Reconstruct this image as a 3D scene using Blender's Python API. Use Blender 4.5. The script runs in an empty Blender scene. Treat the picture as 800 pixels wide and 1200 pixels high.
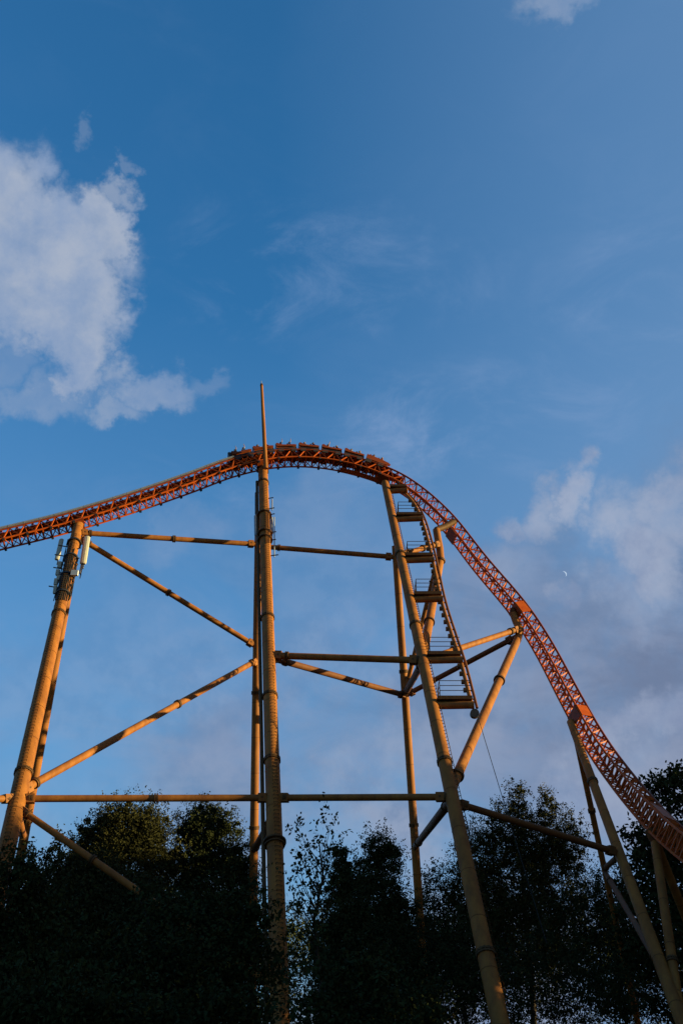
import bpy, math, random
import numpy as np
from mathutils import Vector, Matrix
R = math.radians
SC = bpy.context.scene
COL = SC.collection

# ------------------------------------------------------------------ camera
PITCH = R(30.0)
CAM = np.array([0.0, 0.0, 1.6])
FPX = 1167.0                                  # focal length, in 1/1200 of the picture height
cd = bpy.data.cameras.new('camera')
cd.sensor_fit = 'VERTICAL'; cd.sensor_height = 36.0; cd.lens = FPX / 1200 * 36
cd.clip_end = 20000; cd.clip_start = 0.1
cam = bpy.data.objects.new('camera', cd); COL.objects.link(cam)
cam.location = CAM; cam.rotation_euler = (math.pi / 2 + PITCH, 0, 0)
SC.camera = cam
SC.view_settings.view_transform = 'Standard'
SC.view_settings.look = 'None'
SC.view_settings.gamma = 1.0
EXPO = 0.95
SC.view_settings.exposure = EXPO
SC.render.resolution_x = 682; SC.render.resolution_y = 1024


def sight(px, py):
    x = (px - 400) / FPX; u = -(py - 600) / FPX
    return np.array([x, math.cos(PITCH) - u * math.sin(PITCH), math.sin(PITCH) + u * math.cos(PITCH)])


def at(px, py, Y):                             # survey point: bearing and height angle at distance Y
    d = sight(px, py)
    return CAM + d * (Y / d[1])


def proj(p):
    p = np.asarray(p, float) - CAM
    f = p[1] * math.cos(PITCH) + p[2] * math.sin(PITCH); u = -p[1] * math.sin(PITCH) + p[2] * math.cos(PITCH)
    return 400 + FPX * p[0] / f, 600 - FPX * u / f, f


# ------------------------------------------------------------------ sun and sky
SUN_EL, SUN_AZ = 9.5, 93.5
sdir = Vector((math.cos(R(SUN_EL)) * math.sin(R(SUN_AZ)), math.cos(R(SUN_EL)) * math.cos(R(SUN_AZ)), math.sin(R(SUN_EL))))
sl = bpy.data.lights.new('sun', 'SUN'); sl.energy = 5.0; sl.angle = R(0.5); sl.color = (1.0, 0.86, 0.42)
so = bpy.data.objects.new('sun', sl); COL.objects.link(so)
so.rotation_euler = (-sdir).to_track_quat('-Z', 'Y').to_euler(); so.location = (60, -20, 60)

world = bpy.data.worlds.new('World'); SC.world = world; world.use_nodes = True
WN = world.node_tree.nodes; WL = world.node_tree.links
WN.clear()


def wn(t, **kw):
    n = WN.new(t)
    for k, v in kw.items(): setattr(n, k, v)
    return n


def wmath(op, a, b=None, clamp=False):
    n = wn('ShaderNodeMath', operation=op, use_clamp=clamp)
    for i, v in enumerate((a, b)):
        if v is None: continue
        if hasattr(v, 'links'): WL.new(v, n.inputs[i])
        else: n.inputs[i].default_value = v
    return n.outputs[0]


def wvec(op, a, b, out=0):
    n = wn('ShaderNodeVectorMath', operation=op)
    for i, v in enumerate((a, b)):
        if hasattr(v, 'links'): WL.new(v, n.inputs[i])
        else: n.inputs[i].default_value = v
    return n.outputs['Value' if op in ('DOT_PRODUCT', 'LENGTH') else 'Vector']


def wrange(v, a, b, c, d, mode='SMOOTHSTEP'):
    n = wn('ShaderNodeMapRange', interpolation_type=mode, clamp=True) if mode != 'LINEAR' else wn('ShaderNodeMapRange', clamp=True)
    WL.new(v, n.inputs[0])
    for i, q in zip((1, 2, 3, 4), (a, b, c, d)): n.inputs[i].default_value = q
    return n.outputs[0]


def wmix(fac, a, b, blend='MIX'):
    n = wn('ShaderNodeMix', data_type='RGBA', blend_type=blend)
    if hasattr(fac, 'links'): WL.new(fac, n.inputs[0])
    else: n.inputs[0].default_value = fac
    for i, v in ((6, a), (7, b)):
        if hasattr(v, 'links'): WL.new(v, n.inputs[i])
        else: n.inputs[i].default_value = (*v, 1)
    return n.outputs[2]


def wnoise(vec, scale, detail, rough, dist=0.0):
    n = wn('ShaderNodeTexNoise'); n.inputs['Scale'].default_value = scale; n.inputs['Detail'].default_value = detail
    n.inputs['Roughness'].default_value = rough; n.inputs['Distortion'].default_value = dist
    WL.new(vec, n.inputs['Vector']); return n


sky = wn('ShaderNodeTexSky', sky_type='NISHITA'); sky.sun_disc = False
sky.sun_elevation = R(SUN_EL); sky.sun_rotation = R(SUN_AZ)
sky.air_density = 1.0; sky.dust_density = 0.6; sky.ozone_density = 3.0
SKY_STRENGTH = 0.0676
direc = wn('ShaderNodeTexCoord').outputs['Generated']
# the film's colour response: deep blue away from the sun, warm toward it
sunward = wrange(wvec('DOT_PRODUCT', direc, tuple(sdir)), .30, .95, 0.0, 1.0)
GAIN = wmix(sunward, (.60, 1.58, 1.98), (.70, .46, .30))
CLEAR = wmix(1.0, sky.outputs[0], GAIN, 'MULTIPLY')


def clouds(base):
    n1 = wnoise(direc, 9.0, 9, 0.62)
    off = wvec('SUBTRACT', n1.outputs['Color'], (0.5, 0.5, 0.5))
    sc = wn('ShaderNodeVectorMath', operation='SCALE'); WL.new(off, sc.inputs[0]); sc.inputs['Scale'].default_value = 0.16
    n1b = wnoise(direc, 34.0, 7, 0.6); off2 = wvec('SUBTRACT', n1b.outputs['Color'], (0.5, 0.5, 0.5))
    sc2 = wn('ShaderNodeVectorMath', operation='SCALE'); WL.new(off2, sc2.inputs[0]); sc2.inputs['Scale'].default_value = 0.035
    dirp = wvec('ADD', wvec('ADD', direc, sc.outputs[0]), sc2.outputs[0])
    # cloud banks: bearing/height angle of the centre, half sizes in degrees, tilt, thickness
    banks = BANKS
    acc = {}
    for kind, az, el, ra, rb, tilt, w in banks:
        a, e = R(az), R(el)
        c = Vector((math.cos(e) * math.sin(a), math.cos(e) * math.cos(a), math.sin(e)))
        r = Vector((math.cos(a), -math.sin(a), 0)); u = r.cross(c)
        t = R(tilt); r2 = r * math.cos(t) + u * math.sin(t); u2 = -r * math.sin(t) + u * math.cos(t)
        d1 = wvec('DOT_PRODUCT', dirp, tuple(r2 / math.sin(R(ra)))); d2 = wvec('DOT_PRODUCT', dirp, tuple(u2 / math.sin(R(rb))))
        q = wmath('SQRT', wmath('ADD', wmath('MULTIPLY', d1, d1), wmath('MULTIPLY', d2, d2)))
        v = wrange(q, 0.25, 1.25, w, 0.0)
        acc[kind] = v if kind not in acc else wmath('MAXIMUM', acc[kind], v)
    fine = wnoise(direc, 24.0, 8, 0.6).outputs['Fac']
    big = wnoise(direc, 3.0, 5, 0.55).outputs['Fac']
    wisp_vec = wvec('MULTIPLY', direc, (1.0, 1.0, 2.2))
    wisp = wnoise(wisp_vec, 7.0, 9, 0.66, 0.6).outputs['Fac']
    out = base
    # thin veil everywhere, thicker where the wisp banks lie
    veil = wmath('MULTIPLY', wrange(wisp, 0.42, 0.75, 0.0, 1.0), wmath('ADD', acc['wisp'], wrange(big, 0.45, 0.7, 0.02, 0.10)), True)
    sx = wn('ShaderNodeSeparateXYZ'); WL.new(direc, sx.inputs[0])
    hz = wmath('MULTIPLY', wmath('ADD', wrange(sx.outputs['Z'], 0.05, .66, .78, 0.0, 'LINEAR'), wrange(sx.outputs['X'], -.06, .35, 0, .52, 'LINEAR'), True), wrange(sunward, 0, .6, 1, 0))
    out = wmix(hz, out, HAZE_COL)
    out = wmix(veil, out, VEIL_COL)
    # broken soft layer thickening toward the horizon
    lowv = wvec('MULTIPLY', direc, (1.0, 1.0, 1.7))
    lown = wnoise(lowv, 5.5, 8, 0.55, 0.3).outputs['Fac']
    lowm = wmath('MULTIPLY', wmath('MULTIPLY', wrange(lown, .36, .60, 0, .80), wrange(sx.outputs['Z'], .56, .20, 0, 1)), wrange(sx.outputs['X'], -.38, .12, .35, 1), True)
    out = wmix(lowm, out, wmix(wrange(fine, .35, .62, 0, 1), lin(118, 134, 166), lin(154, 163, 186)))
    # grey-violet bank low in the sky
    g = wmath('MULTIPLY', acc['grey'], wrange(fine, 0.25, 0.6, 0.55, 1.0), True)
    gcol = wmix(wrange(wisp, 0.38, 0.62, 0, 1), GREY_A, GREY_B)
    out = wmix(g, out, gcol)
    # pale sunlit cumulus
    md = wmath('MULTIPLY', wrange(acc['mid'], 0.06, .85, 0.0, .9), wrange(fine, 0.2, 0.55, 0.6, 1.0), True)
    out = wmix(md, out, wmix(wrange(n1.outputs['Fac'], .36, .64, 0, 1), lin(128, 143, 176), lin(166, 177, 200)))
    pz = wmath('MULTIPLY', wrange(acc['pale'], 0.10, 0.74, 0.0, 1.0), wrange(fine, 0.2, 0.55, 0.72, 0.95), True)
    pcol = wmix(wrange(n1.outputs['Fac'], 0.36, 0.62, 0, 1), PALE_A, PALE_B)
    out = wmix(pz, out, pcol)
    return out


def pxdir(px, py):
    d = sight(px, py); return math.degrees(math.atan2(d[0], d[1])), math.degrees(math.atan2(d[2], math.hypot(d[0], d[1])))


def bank(kind, px, py, ra, rb, tilt, w):
    az, el = pxdir(px, py); return (kind, az, el, ra, rb, tilt, w)


K = 1.0 / (SKY_STRENGTH * 2 ** EXPO)
def lin(r, g, b): return tuple((((c / 255 + 0.055) / 1.055) ** 2.4) * K for c in (r, g, b))
VEIL_COL = lin(138, 164, 204)
HAZE_COL = lin(118, 152, 192); MID_COL = lin(152, 166, 196)
GREY_A = lin(106, 121, 152); GREY_B = lin(126, 139, 168)
PALE_A = lin(138, 160, 194); PALE_B = lin(172, 182, 200)
BANKS = [
    bank('pale', -20, 235, 3.6, 5.0, 0, 1.0), bank('pale', 50, 285, 5.2, 3.8, 10, 1.0), bank('pale', 112, 270, 2.2, 3.2, 0, 1.0),
    bank('pale', 75, 365, 3.6, 4.2, 20, 1.0), bank('pale', 20, 310, 4.0, 5.0, 0, .9), bank('pale', 85, 425, 2.6, 2.6, 0, .8),
    bank('pale', 168, 452, 3.6, 1.7, 14, .52), bank('pale', 45, 462, 5.0, 2.0, 0, .40), bank('pale', 140, 482, 2.4, 1.3, 0, .44), bank('pale', 0, 400, 2.5, 3.4, 0, .38),
    bank('pale', 150, 220, 1.5, 1.2, 0, .45), bank('pale', 105, 150, 1.1, 1.4, 30, .30), bank('pale', 166, 192, .9, .9, 0, .3), bank('pale', 225, 432, 2.4, 1.3, 0, .34),
    bank('pale', 655, -6, 3.4, 1.5, 10, .42),
    bank('mid', 765, 640, 2.6, 4.4, 15, .72), bank('mid', 800, 600, 2.4, 3.0, 0, .6), bank('mid', 688, 570, 1.7, 2.4, 20, .70), bank('mid', 596, 600, 1.6, 2.0, 30, .62), bank('mid', 640, 600, 2.8, 2.2, 25, .6), bank('mid', 600, 660, 2.6, 3.0, 20, .42),
    bank('mid', 740, 690, 3.0, 3.2, 30, .45), bank('mid', 770, 850, 5.5, 1.9, 15, .60), bank('mid', 700, 940, 8, 2.4, 10, .5), bank('mid', 375, 600, 5, 4, 30, .3), bank('mid', 230, 620, 5, 2.4, 30, .28), bank('mid', 660, 700, 1.5, 1.0, 40, .4),
    bank('mid', 250, 850, 5, 3, 30, .3), bank('mid', 480, 900, 9, 3, 0, .4),
    bank('wisp', 310, 320, 5, 4, 10, .42), bank('wisp', 420, 300, 6, 3, 0, .30), bank('wisp', 490, 330, 5, 3, 0, .32), bank('wisp', 470, 520, 6, 3, 20, .5), bank('wisp', 230, 600, 8, 4, 10, .25),
    bank('wisp', 250, 830, 11, 6, 0, .3), bank('wisp', 620, 520, 9, 6, 0, .3), bank('wisp', 790, 380, 8, 7, 0, .3), bank('wisp', 420, 700, 10, 6, 0, .2),
    bank('grey', 790, 780, 11, 5, 10, .85), bank('grey', 660, 730, 6, 4.5, 30, .65), bank('grey', 570, 710, 5, 4, 30, .5), bank('grey', 720, 880, 12, 4, 8, .7),
    bank('grey', 480, 860, 12, 4, 0, .4), bank('grey', 250, 890, 7, 3.2, 0, .4), bank('grey', 640, 630, 4, 3, 30, .4), bank('grey', 900, 650, 9, 7, 0, .7), bank('grey', 1000, 850, 18, 6, 0, .8),
]
bg = wn('ShaderNodeBackground'); bg.inputs['Strength'].default_value = SKY_STRENGTH
WL.new(clouds(CLEAR), bg.inputs['Color'])
wo = wn('ShaderNodeOutputWorld'); WL.new(bg.outputs[0], wo.inputs['Surface'])


# ------------------------------------------------------------------ materials
def material(name, a, b=None, scale=1.0, rough=0.5, metal=0.0, bump=0.0, stretch=(1, 1, 1), detail=6, lo=0.35, hi=0.65, speck=None, spec=.14):
    m = bpy.data.materials.new(name); m.use_nodes = True
    N = m.node_tree.nodes; L = m.node_tree.links
    p = N['Principled BSDF']; p.inputs['Roughness'].default_value = rough; p.inputs['Metallic'].default_value = metal
    p.inputs['Specular IOR Level'].default_value = spec
    p.inputs['Base Color'].default_value = (*a, 1)
    if b is not None:
        tc = N.new('ShaderNodeTexCoord'); mp = N.new('ShaderNodeMapping'); mp.inputs['Scale'].default_value = stretch
        L.new(tc.outputs['Object'], mp.inputs['Vector'])
        n = N.new('ShaderNodeTexNoise'); n.inputs['Scale'].default_value = scale; n.inputs['Detail'].default_value = detail; n.inputs['Roughness'].default_value = .6
        L.new(mp.outputs[0], n.inputs['Vector'])
        r = N.new('ShaderNodeMapRange'); r.inputs[1].default_value = lo; r.inputs[2].default_value = hi; L.new(n.outputs['Fac'], r.inputs[0])
        mx = N.new('ShaderNodeMix'); mx.data_type = 'RGBA'; L.new(r.outputs[0], mx.inputs[0])
        mx.inputs[6].default_value = (*a, 1); mx.inputs[7].default_value = (*b, 1)
        col = mx.outputs[2]
        if speck:
            n2 = N.new('ShaderNodeTexNoise'); n2.inputs['Scale'].default_value = scale * 9; n2.inputs['Detail'].default_value = 3
            L.new(tc.outputs['Object'], n2.inputs['Vector'])
            r2 = N.new('ShaderNodeMapRange'); r2.inputs[1].default_value = .62; r2.inputs[2].default_value = .72; L.new(n2.outputs['Fac'], r2.inputs[0])
            m2 = N.new('ShaderNodeMix'); m2.data_type = 'RGBA'; L.new(r2.outputs[0], m2.inputs[0]); L.new(col, m2.inputs[6]); m2.inputs[7].default_value = (*speck, 1)
            col = m2.outputs[2]
        L.new(col, p.inputs['Base Color'])
        if bump:
            bn = N.new('ShaderNodeBump'); bn.inputs['Strength'].default_value = bump; bn.inputs['Distance'].default_value = .02
            L.new(n.outputs['Fac'], bn.inputs['Height']); L.new(bn.outputs[0], p.inputs['Normal'])
    return m


def leaf_material(name, a, b, scale):
    m = bpy.data.materials.new(name); m.use_nodes = True
    N = m.node_tree.nodes; L = m.node_tree.links
    p = N['Principled BSDF']; p.inputs['Roughness'].default_value = .75; p.inputs['Specular IOR Level'].default_value = .04
    g = N.new('ShaderNodeNewGeometry'); tc = N.new('ShaderNodeTexCoord')
    n = N.new('ShaderNodeTexNoise'); n.inputs['Scale'].default_value = scale; L.new(tc.outputs['Object'], n.inputs['Vector'])
    ad = N.new('ShaderNodeMath'); ad.operation = 'ADD'; L.new(n.outputs['Fac'], ad.inputs[0])
    ml = N.new('ShaderNodeMath'); ml.operation = 'MULTIPLY'; L.new(g.outputs['Random Per Island'], ml.inputs[0]); ml.inputs[1].default_value = .5; L.new(ml.outputs[0], ad.inputs[1])
    r = N.new('ShaderNodeMapRange'); r.inputs[1].default_value = .35; r.inputs[2].default_value = 1.1; L.new(ad.outputs[0], r.inputs[0])
    mx = N.new('ShaderNodeMix'); mx.data_type = 'RGBA'; L.new(r.outputs[0], mx.inputs[0]); mx.inputs[6].default_value = (*a, 1); mx.inputs[7].default_value = (*b, 1)
    L.new(mx.outputs[2], p.inputs['Base Color'])
    return m


M = dict(
    ochre=material('ochre_paint', (.345, .120, .021), (.22, .072, .015), 1.6, .6, 0, .15, (1, 1, .14), speck=(.12, .05, .02)),
    ochre_dull=material('ochre_paint_dull', (.165, .055, .013), (.12, .040, .011), 1.0, .65, 0, .15, (1, 1, .5), speck=(.10, .05, .025)),  # darker ochre for weld seams, cross braces and some struts
    flange=material('dirty_flange_and_neck_shade', (.075, .034, .012), (.12, .055, .018), 5, .65, .1),
    orange=material('orange_paint', (.48, .084, .006), (.36, .054, .005), 1.2, .5, 0, .08, speck=(.18, .03, .01)),
    rail=material('worn_red_rail', (.25, .045, .008), (.16, .03, .008), 2.0, .45, .1),
    grey=material('galvanised_steel', (.36, .35, .33), (.26, .26, .26), 4, .5, .6),
    dark=material('dark_steel', (.035, .032, .03), (.06, .05, .045), 4, .5, .4),
    grating=material('rusty_grating', (.07, .036, .018), (.10, .05, .024), 6, .7, .2),
    white=material('white_plastic', (.50, .44, .32), (.42, .37, .28), 3, .45),
    pale=material('pale_grey_cabinet', (.60, .57, .52), (.5, .48, .45), 4, .5),
    black=material('black_cable', (.02, .02, .02), (.03, .03, .03), 4, .6),
    car=material('car_orange', (.23, .045, .007), (.17, .034, .006), 3, .35),
    cardark=material('car_chassis', (.03, .025, .022), (.05, .04, .035), 4, .5),
    seat=material('seat_vinyl', (.03, .03, .035), (.05, .045, .045), 6, .5),
    rubber=material('wheel_polyurethane', (.10, .04, .025), (.14, .05, .03), 6, .5),
    skin=material('skin', (.36, .20, .13), (.30, .16, .10), 8, .5),
    hair_dark=material('dark_hair', (.02, .013, .01), (.035, .022, .015), 12, .5),
    hair_fair=material('fair_hair', (.30, .19, .08), (.22, .13, .055), 12, .5),
    shirt_dark=material('dark_shirt', (.03, .03, .04), (.045, .04, .05), 7, .8),
    shirt_white=material('white_shirt', (.45, .43, .40), (.38, .36, .34), 7, .8),
    shirt_red=material('red_shirt', (.35, .04, .03), (.28, .03, .03), 7, .8),
    shirt_blue=material('blue_shirt', (.05, .09, .22), (.04, .07, .17), 7, .8),
    jeans=material('jeans', (.03, .045, .08), (.045, .06, .1), 9, .9),
    bark=material('bark', (.075, .052, .036), (.04, .028, .02), 5, .9, 0, .5, (1, 1, .25)),
    ground=material('ground_turf', (.045, .055, .022), (.075, .055, .032), .25, .95, 0, .4),
    concrete=material('concrete', (.30, .28, .26), (.22, .21, .19), 2, .85, 0, .2),
    leaf=leaf_material('leaf_dark', (.023, .026, .010), (.042, .046, .015), .5),
    leaf_warm=leaf_material('leaf_olive', (.024, .023, .009), (.056, .050, .014), .45),
    leaf_near=leaf_material('leaf_fresh', (.019, .023, .009), (.038, .045, .013), .8),
)
moonm = bpy.data.materials.new('moonlight'); moonm.use_nodes = True
_n = moonm.node_tree.nodes; _l = moonm.node_tree.links
_n.clear(); _e = _n.new('ShaderNodeEmission'); _o = _n.new('ShaderNodeOutputMaterial'); _t = _n.new('ShaderNodeTexNoise'); _t.inputs['Scale'].default_value = 0.03
_r = _n.new('ShaderNodeMix'); _r.data_type = 'RGBA'; _l.new(_t.outputs['Fac'], _r.inputs[0]); _r.inputs[6].default_value = (.21, .28, .37, 1); _r.inputs[7].default_value = (.31, .37, .45, 1)
_l.new(_r.outputs[2], _e.inputs['Color']); _l.new(_e.outputs[0], _o.inputs[0])


# ------------------------------------------------------------------ object helpers
WPOS = {}


def tag(o, label=None, cat=None, group=None, kind=None):
    if label: o['label'] = label
    if cat: o['category'] = cat
    if group: o['group'] = group
    if kind: o['kind'] = kind
    return o


def thing(name, label, cat, loc, group=None):
    o = bpy.data.objects.new(name, None); COL.objects.link(o); o.location = loc; o.empty_display_size = .5
    WPOS[o.name] = np.array(loc, float)
    return tag(o, label, cat, group)


def link(o, parent, w):
    COL.objects.link(o)
    w = np.array(w, float)
    if parent is not None:
        o.parent = parent; o.location = w - WPOS[parent.name]
    else: o.location = w
    WPOS[o.name] = w
    return o


def perp(t):
    t = np.asarray(t, float); t = t / np.linalg.norm(t)
    a = np.array([0, 0, 1.0]) if abs(t[2]) < .9 else np.array([0, 1.0, 0])
    s = np.cross(t, a); s /= np.linalg.norm(s)
    return s, np.cross(s, t)


class MB:
    def __init__(s): s.v = []; s.f = []; s.sm = []

    def add(s, vs, fs, smooth=False):
        k = len(s.v); s.v.extend([tuple(map(float, q)) for q in vs]); s.f.extend([tuple(i + k for i in f) for f in fs]); s.sm.extend([smooth] * len(fs)); return s

    def tube(s, pts, r, n=12, caps=True):
        P = [np.asarray(p, float) for p in pts]; m = len(P)
        rs = list(r) if hasattr(r, '__len__') else [r] * m
        a, b = perp(P[1] - P[0]); rings = []
        for i in range(m):
            t = P[min(i + 1, m - 1)] - P[max(i - 1, 0)]; t = t / np.linalg.norm(t)
            a = a - t * np.dot(a, t); a /= np.linalg.norm(a); b = np.cross(t, a)
            rings.append([P[i] + rs[i] * (a * math.cos(2 * math.pi * k / n) + b * math.sin(2 * math.pi * k / n)) for k in range(n)])
        vs = [q for g in rings for q in g]; fs = []
        for i in range(m - 1):
            for k in range(n):
                k2 = (k + 1) % n; fs.append((i * n + k, i * n + k2, (i + 1) * n + k2, (i + 1) * n + k))
        s.add(vs, fs, True)
        if caps:
            s.add(rings[0], [tuple(range(n - 1, -1, -1))]); s.add(rings[-1], [tuple(range(n))])
        return s

    def box(s, c, ax, ay, az):                 # centre and three half-axis vectors
        c, ax, ay, az = [np.asarray(q, float) for q in (c, ax, ay, az)]
        vs = [c + i * ax + j * ay + k * az for k in (-1, 1) for j in (-1, 1) for i in (-1, 1)]
        return s.add(vs, [(0, 2, 3, 1), (4, 5, 7, 6), (0, 1, 5, 4), (2, 6, 7, 3), (0, 4, 6, 2), (1, 3, 7, 5)])

    def bbox(s, x0, x1, y0, y1, z0, z1):
        return s.box(((x0 + x1) / 2, (y0 + y1) / 2, (z0 + z1) / 2), ((x1 - x0) / 2, 0, 0), (0, (y1 - y0) / 2, 0), (0, 0, (z1 - z0) / 2))

    def bar(s, p, q, w, h=None, side=None):
        p, q = np.asarray(p, float), np.asarray(q, float); t = q - p
        if side is None: a, b = perp(t)
        else:
            a = np.asarray(side, float); a = a - t * np.dot(a, t) / np.dot(t, t); a /= np.linalg.norm(a); b = np.cross(a, t / np.linalg.norm(t))
        return s.box((p + q) / 2, t / 2, a * w / 2, b * (h or w) / 2)

    def prism(s, prof, y0, y1):                # profile in x,z extruded along y
        n = len(prof); vs = [(x, y0, z) for x, z in prof] + [(x, y1, z) for x, z in prof]
        return s.add(vs, [tuple(range(n)), tuple(range(2 * n - 1, n - 1, -1))] + [(i, i + n, (i + 1) % n + n, (i + 1) % n) for i in range(n)])

    def mesh(s, name, off=(0, 0, 0)):
        off = np.array(off, float); me = bpy.data.meshes.new(name)
        me.from_pydata([tuple(np.array(v) - off) for v in s.v], [], s.f)
        me.polygons.foreach_set('use_smooth', s.sm); me.update(); return me

    def build(s, name, mat, parent=None, kind=None, label=None):
        A = np.array(s.v); c = (A.min(0) + A.max(0)) / 2
        me = s.mesh(name, c); me.materials.append(mat)
        o = link(bpy.data.objects.new(name, me), parent, c)
        return tag(o, label, None, None, kind)

    def local(s, name, mat, parent=None):      # parts in the local frame of a rotated parent
        A = np.array(s.v); c = (A.min(0) + A.max(0)) / 2
        me = s.mesh(name, c); me.materials.append(mat)
        o = bpy.data.objects.new(name, me); COL.objects.link(o); o.parent = parent; o.location = c; return o


UNIT = {}


def bar_part(name, p, q, th, mat, parent, side=None):   # alike bars share one unit mesh
    key = (mat.name, th)
    if key not in UNIT:
        me = MB().box((0, 0, 0), (.5, 0, 0), (0, th / 2, 0), (0, 0, th / 2)).mesh(name); me.materials.append(mat); UNIT[key] = me
    p, q = np.asarray(p, float), np.asarray(q, float); t = q - p; L = np.linalg.norm(t); t = t / L
    if side is None: a, b = perp(t)
    else:
        a = np.asarray(side, float); a = a - t * np.dot(a, t); a /= np.linalg.norm(a); b = np.cross(t, a)
    o = link(bpy.data.objects.new(name, UNIT[key]), parent, (p + q) / 2)
    o.rotation_mode = 'QUATERNION'
    o.rotation_quaternion = Matrix((Vector(t), Vector(a), Vector(b))).transposed().to_quaternion()
    o.scale = (L, 1, 1); return o


# ------------------------------------------------------------------ ground
g = MB()
for i in range(24):
    for j in range(24):
        x0, x1 = -3000 + 250 * i, -2750 + 250 * i; y0, y1 = -3000 + 250 * j, -2750 + 250 * j
        g.add([(x0, y0, 0), (x1, y0, 0), (x1, y1, 0), (x0, y1, 0)], [(0, 1, 2, 3)])
tag(g.build('ground', M['ground']), kind='structure')

# ------------------------------------------------------------------ support towers
def on_leg(leg, py):
    a, b = leg; lo, hi = -.2, 1.2
    for _ in range(50):
        m = (lo + hi) / 2
        if proj(a + (b - a) * m)[1] < py: lo = m
        else: hi = m
    return a + (b - a) * lo


def to_ground(a, b):
    return a + (b - a) * ((a[2] - .25) / (a[2] - b[2]))


def ring(mb, c, t, r, h=.12):
    t = np.asarray(t) / np.linalg.norm(t)
    mb.tube([c - t * h, c + t * h], r, 20)


def leg_part(tower, leg, r0, r1, flanges=(), mat='ochre', bend=None, rungs=None, foot=True, label=None):
    a, b = leg; ax = (b - a) / np.linalg.norm(b - a); L = np.linalg.norm(b - a); n = max(2, int(L / 6) + 1)
    pts = list(bend) if bend else []
    pts += [a + (b - a) * i / n for i in range(n + 1)]
    rs = ([r0] * len(bend) if bend else []) + [r0 + (r1 - r0) * i / n for i in range(n + 1)]
    o = MB().tube(pts, rs, 28).build('leg', M[mat], tower, label=label)
    for py in flanges:
        c = on_leg(leg, py); t = np.linalg.norm(c - a) / L
        m = MB(); rr = r0 + (r1 - r0) * t
        ring(m, c - ax * .075, ax, rr + .075, .05); ring(m, c + ax * .075, ax, rr + .075, .05)
        s_, u_ = perp(ax)
        for k in range(14):
            d = s_ * math.cos(k * .4488) + u_ * math.sin(k * .4488); m.tube([c + d * (rr + .05) - ax * .16, c + d * (rr + .05) + ax * .16], .026, 5)
        m.build('flange_ring', M['flange'], o)
    if rungs:                                   # climbing staples along one flank
        dirv, t0, t1, step = rungs
        d = np.asarray(dirv, float); d = d - ax * np.dot(d, ax); d /= np.linalg.norm(d); w = np.cross(d, ax)
        m = MB(); k = t0 * L
        while k < t1 * L:
            rr = r0 + (r1 - r0) * k / L; c = a + ax * k
            for sg in (-1, 1): m.bar(c + d * (rr - .06) + w * .15 * sg, c + d * (rr + .11) + w * .15 * sg, .025)
            m.bar(c + d * (rr + .11) - w * .165, c + d * (rr + .11) + w * .165, .032)
            k += step
        for sg in (-1, 1):
            m.bar(a + ax * t0 * L + d * (r0 + .17) + w * .20 * sg, a + ax * t1 * L + d * (r0 + (r1 - r0) * t1 + .17) + w * .20 * sg, .03) if False else None
        m.build('ladder_rungs', M['flange'], o, kind='stuff')
    # weld seams where the tube lengths meet
    m = MB(); k = 1.5
    while k < L - 1:
        rr = r0 + (r1 - r0) * k / L; ring(m, a + ax * k, ax, rr + .012, .02); k += 3.1
    m.build('weld_seam', M['ochre_dull'], o, kind='stuff')
    if foot:
        m = MB(); m.bbox(b[0] - r1 * 1.9, b[0] + r1 * 1.9, b[1] - r1 * 1.9, b[1] + r1 * 1.9, -.4, .5); m.build('footing', M['concrete'], tower)
    return o


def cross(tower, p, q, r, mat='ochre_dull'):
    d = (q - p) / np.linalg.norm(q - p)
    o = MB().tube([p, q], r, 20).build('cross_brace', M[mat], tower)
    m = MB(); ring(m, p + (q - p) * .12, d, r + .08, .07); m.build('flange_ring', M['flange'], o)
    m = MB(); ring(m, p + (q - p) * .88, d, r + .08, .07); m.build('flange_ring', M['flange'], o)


def leg_line(top, low): return (top, to_ground(top, low))


N1 = leg_line(at(93, 611, 78.2), at(6, 1005, 58.0)); R1 = leg_line(at(86, 660, 79.0), at(27, 990, 87.0))
N2 = leg_line(at(308, 548, 81.6), at(328, 1180, 57.0)); R2 = leg_line(at(303, 610, 82.3), at(297, 1030, 91.0))
N3 = leg_line(at(451, 566, 82.8), at(586, 1200, 53.0)); R3 = leg_line(at(463, 640, 83.4), at(492, 1080, 92.0))
N6 = leg_line(at(668, 846, 75.3), at(753, 1075, 63.0)); R6 = leg_line(at(675, 868, 76.2), at(708, 1020, 83.0))
N7 = leg_line(at(767, 988, 65.4), at(786, 1120, 61.0)); R7 = leg_line(at(769, 990, 65.7), at(800, 1068, 69.0))
TG = 'A-frame supports under the coaster'


def tower(label, base): return thing('support_tower', label, 'support tower', (base[0], base[1], 0), TG)


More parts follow.
